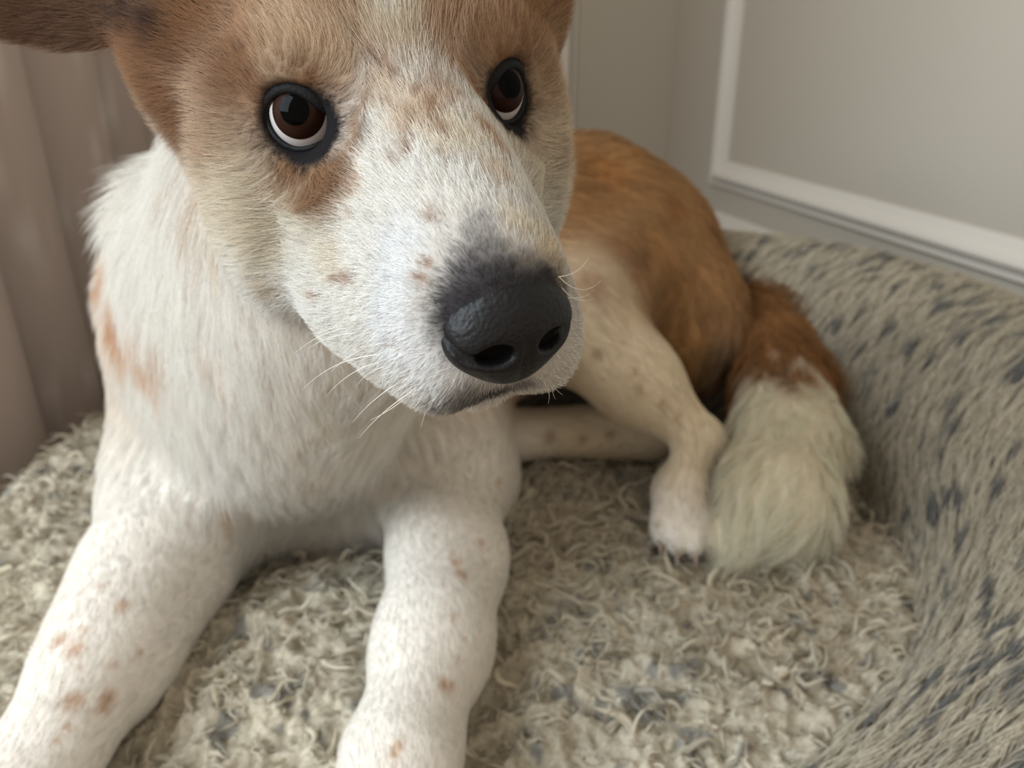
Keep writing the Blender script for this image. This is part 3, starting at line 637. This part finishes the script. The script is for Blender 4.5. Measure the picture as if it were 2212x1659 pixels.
# buried / under-body fur is left out
dens = np.where(V[:, 2] < 0.004, 0, dens)
longw = np.clip((flen - 0.0125) / 0.004, 0, 1) * (whead < 0.5)
tailw = np.zeros(len(V))
for pr in prims:
    if pr.tag == 'tail': tailw = np.maximum(tailw, np.exp(-np.clip(pr.d(V), 0, 1) / 0.006))
def coat_pass(name, n, dn, lift0, lift1, cell, amt, wave, jit, radius, k, lvar, bright, seed):
    mix, root, nrm = tri_sample(V, tri, N, dn, n)
    L = mix(flen2) * rng.uniform(*lvar, n); fc = mix(coat)
    pts = grow(root - nrm * 0.0003, nrm, mix(fl2), L, lift0, lift1, k, cell, amt, wave=wave, jitter=jit, seed=seed)
    t = np.linspace(0, 1, k); prof = 1 - 0.88 * t ** 2.2
    rad = (radius * rng.uniform(0.7, 1.2, n))[:, None] * prof[None]; cl = noise3(root, 220, seed + 60, 2)
    fc = np.clip(fc * (1 + bright * rng.normal(0, 1, n) + 0.06 * cl)[:, None], 0.004, 0.95)
    o = hair_object(name, pts, rad, fc, M_fur, None); keep(o, dog); return o
hd_ = dens * (whead > 0.5)
coat_pass('face_fur', 205000, hd_, 0.55, 0.10, 0.005, 0.30, 0.10, 0.13, 0.000061, 4, (0.6, 1.15), 0.16, 1)
coat_pass('short_fur', 80000, dens * (whead <= 0.5) * (1 - longw), 0.40, 0.05, 0.004, 0.12, 0.05, 0.10, 0.0001, 4, (0.7, 1.1), 0.05, 2)
coat_pass('long_fur', 165000, dens * longw * (1 + 0.5 * tailw), 0.62, 0.10, 0.013, 0.75, 0.14, 0.12, 0.000105, 5, (0.6, 1.15), 0.10, 3)

# ------------------------------------------------------------------ whiskers and claws
M_whisk = mat('whisker', srgb(232, 226, 214), 0.4); M_claw = mat('claw_horn', srgb(150, 132, 116), 0.45)
def tube(path, rads, ns=6):
    path = np.asarray(path); n = len(path); v = []
    for i in range(n):
        d = unit(path[min(i + 1, n - 1)] - path[max(i - 1, 0)]); u = unit(np.cross(d, (0.3, 0.2, 0.93))); w = np.cross(d, u)
        for j in range(ns): a = 2 * math.pi * j / ns; v.append(path[i] + rads[i] * (u * math.cos(a) + w * math.sin(a)))
    f = [(i * ns + j, i * ns + (j + 1) % ns, (i + 1) * ns + (j + 1) % ns, (i + 1) * ns + j) for i in range(n - 1) for j in range(ns)]
    return v, f
WH = [((720, 708), (669, 721), 6), ((722, 722), (638, 762), -8), ((745, 734), (667, 752), -8), ((770, 765), (713, 806), -6), ((795, 780), (655, 840), -16), ((805, 794), (706, 855), -12), ((812, 805), (768, 836), -8),
      ((842, 838), (760, 914), -6), ((866, 860), (775, 947), -6), ((866, 862), (799, 908), 4), ((905, 886), (850, 923), 3), ((950, 838), (909, 925), -5), ((985, 850), (960, 905), -4), ((1020, 856), (1012, 890), 3),
      ((1205, 598), (1272, 555), -10), ((1206, 597), (1300, 604), -22), ((1212, 620), (1286, 643), -14), ((1214, 640), (1275, 634), -6), ((1214, 800), (1216, 853), -16), ((1205, 815), (1200, 862), -8), ((1180, 832), (1184, 872), 4), ((679, 640), (814, 674), -4)]
for (x0, y0), (x1, y1), bend in WH:
    if x0 < 900: x0, y0 = x0 + 24, y0 - 14
    h0 = hit(x0, y0)
    if h0 is None: print('whisker miss', x0, y0); continue
    Y0 = h0[1]; e1 = at(x1, y1, Y0 - (0.018 if x1 == 814 else -0.012)); m_ = 10; path = []
    perp = unit(np.cross(e1 - h0, FW)) * (bend / F * 0.24)
    for i in range(m_ + 1): t = i / m_; path.append(h0 + (e1 - h0) * t + perp * 4 * t * (1 - t))
    v, f = tube(path, [0.00016 * (1 - 0.85 * i / m_) for i in range(m_ + 1)]); wk = mesh_obj('whisker', v, f, M_whisk); keep(wk, dog)
for c, d, w, ln, h in PAWS:
    fr = frame(d)
    for s, fwd in ((-0.36, 0.28), (-0.13, 0.42), (0.13, 0.42), (0.36, 0.28)):
        o = c + fr[1] * w * s + fr[0] * (ln * (fwd + 0.2)) - fr[2] * h * 0.12
        path = [o + fr[0] * 0.011 * t + fr[2] * (-0.006 * t * t) for t in np.linspace(0, 1, 6)]
        v, f = tube(path, [0.0028 * (1 - 0.8 * t) for t in np.linspace(0, 1, 6)], 8); ck = mesh_obj('claw', v, f, M_claw); keep(ck, dog)

# ------------------------------------------------------------------ bed fibres
M_bf = fibre('bed_fibre_strand', 0.8, 0.2)
def quads(o):
    n = len(o.data.vertices); v = np.zeros(n * 3, np.float32); o.data.vertices.foreach_get('co', v); nn = np.zeros(n * 3, np.float32); o.data.vertex_normals.foreach_get('vector', nn)
    o.data.calc_loop_triangles(); t = np.zeros(len(o.data.loop_triangles) * 3, np.int32); o.data.loop_triangles.foreach_get('vertices', t)
    return v.reshape(-1, 3).astype(float), nn.reshape(-1, 3).astype(float), t.reshape(-1, 3)
# cushion: short matted frizz, then long curly locks
cV, cN, cT = quads(cushion); cN = np.where(cN[:, 2:3] < 0, -cN, cN)
cd_ = np.where((cV[:, 1] > 0.70) & (cV[:, 0] > -0.3), 0.25, 1.0)
cup = np.tile(np.array([[0, 0, 1.0]]), (len(cV), 1)); cN = unit(cN * 0.5 + cup)
n = 50000; mix, root, nrm = tri_sample(cV, cT, cN, cd_, n)
flw = np.stack([noise3(root, 35, 71), noise3(root, 35, 72), 0 * root[:, 0]], 1) + rng.normal(0, 0.6, (n, 3))
pts = grow(root, nrm, flw, rng.uniform(0.004, 0.010, n), 0.7, -0.1, 4, 0.008, 0.6, wave=0.45, jitter=0.3, seed=5)
rad = (rng.uniform(0.00007, 0.00017, n))[:, None] * np.array([1, 1, 0.8, 0.25])[None]
flat = np.array([1, 1, 0])
fz = hair_object('frizz', pts, rad, strand_color(root * flat, n, 75, 0.28, 0.65, 81), M_bf, None, 'short matted beige and grey plush pile'); keep(fz, bed)
# locks: broad matted root, pointed curling tip; longest where the dog has teased them up
n = 6500; mix, root, nrm = tri_sample(cV, cT, cN, cd_, n)
flw = np.stack([noise3(root, 16, 73) + 0.25, noise3(root, 16, 74) - 0.35, 0 * root[:, 0]], 1) + rng.normal(0, 0.30, (n, 3))
tease = np.exp(-(((root[:, 0] - 0.02) / 0.14) ** 2 + ((root[:, 1] - 0.50) / 0.13) ** 2))
Ln = (0.009 + 0.015 * rng.random(n) ** 1.5) * (1 + 0.8 * tease); k_ = 10
pts = grow(root - nrm * 0.001, nrm, flw, Ln, rng.uniform(0.3, 1.2, n), rng.uniform(-0.7, 0.5, n), k_, 0.014, 0.6, wave=0.0, jitter=0.25, seed=9)
tt_ = np.linspace(0, 1, k_); sd = unit(np.cross(nrm, unit(flw))); curl = rng.normal(0, 1, n); c2 = rng.normal(0, 1, n); ph = rng.random(n) * 6.28
bend = (curl[:, None] * tt_[None] ** 2 * 0.35 + 0.10 * c2[:, None] * (np.sin(ph[:, None] + tt_[None] * 8) - np.sin(ph)[:, None])) * Ln[:, None]
pts = pts + sd[:, None] * bend[..., None] + nrm[:, None] * (0.07 * (np.cos(ph[:, None] + tt_[None] * 7) - np.cos(ph)[:, None]) * Ln[:, None])[..., None]
prof = np.clip((1 - tt_) ** 0.75, 0.05, 1)
rad = (0.0008 + 0.0022 * rng.random(n) ** 2)[:, None] * prof[None]
lc = strand_color(root * flat, n, 75, 0.30, 0.6, 81) * 1.04
lk = hair_object('locks', pts, rad, np.clip(lc, 0.01, 0.9), M_bf, None, 'long curly beige felted locks'); keep(lk, bed)
off = rng.normal(0, 1, (n, 3, 1, 3)) * (rad[:, :1] * 0.8)[:, None, None, :] * np.linspace(0.5, 1, k_)[None, None, :, None]
p3 = (pts[:, None] + off).reshape(-1, k_, 3); r3 = np.repeat(rng.uniform(0.0001, 0.00028, n), 3)[:, None] * prof[None]
lw = hair_object('lock_wisps', p3, r3, np.clip(np.repeat(lc, 3, 0), 0.01, 0.9), M_bf, None, 'fine stray fibres on the felted locks'); keep(lw, bed)
# bolster: combed plush
bV, bN, bT = quads(bolster)
cen = bV.reshape(nb, ncs, 3).mean(1)[:, None]; outw = (bV.reshape(nb, ncs, 3) - cen).reshape(-1, 3); bN = np.where(((bN * outw).sum(1) < 0)[:, None], -bN, bN)
bd = np.where(bV[:, 2] < -0.06, 0.15, 1.0) * np.where(bV[:, 0] < 0.05, 0.4, 1.0)
n = 110000; mix, root, nrm = tri_sample(bV, bT, bN, bd, n)
flw = np.tile(np.array([[0.9, 0.25, 0.55]]), (n, 1)) + 0.35 * np.stack([noise3(root, 18, 75), noise3(root, 18, 76), noise3(root, 18, 77)], 1)
pts = grow(root, nrm, flw, rng.uniform(0.010, 0.024, n), 0.75, 0.05, 5, 0.011, 0.75, wave=0.15, jitter=0.10, seed=13)
rad = (rng.uniform(0.00018, 0.00038, n))[:, None] * np.array([1, 1, 0.92, 0.7, 0.15])[None]
# dark tufts are stretched along the lie of the pile
along = unit(np.array([0.9, 0.25, 0.55])); q = root - np.outer((root @ along) * 0.6, along)
ctb = clump_target(root, 0.011, 13); q = ctb - np.outer((ctb @ along) * 0.5, along)
bc = strand_color(q, n, 185, 0.28, 0.9, 91)
bfz = hair_object('pile', pts, rad, bc, M_bf, None, 'combed beige plush pile with slate flecks'); keep(bfz, bed)
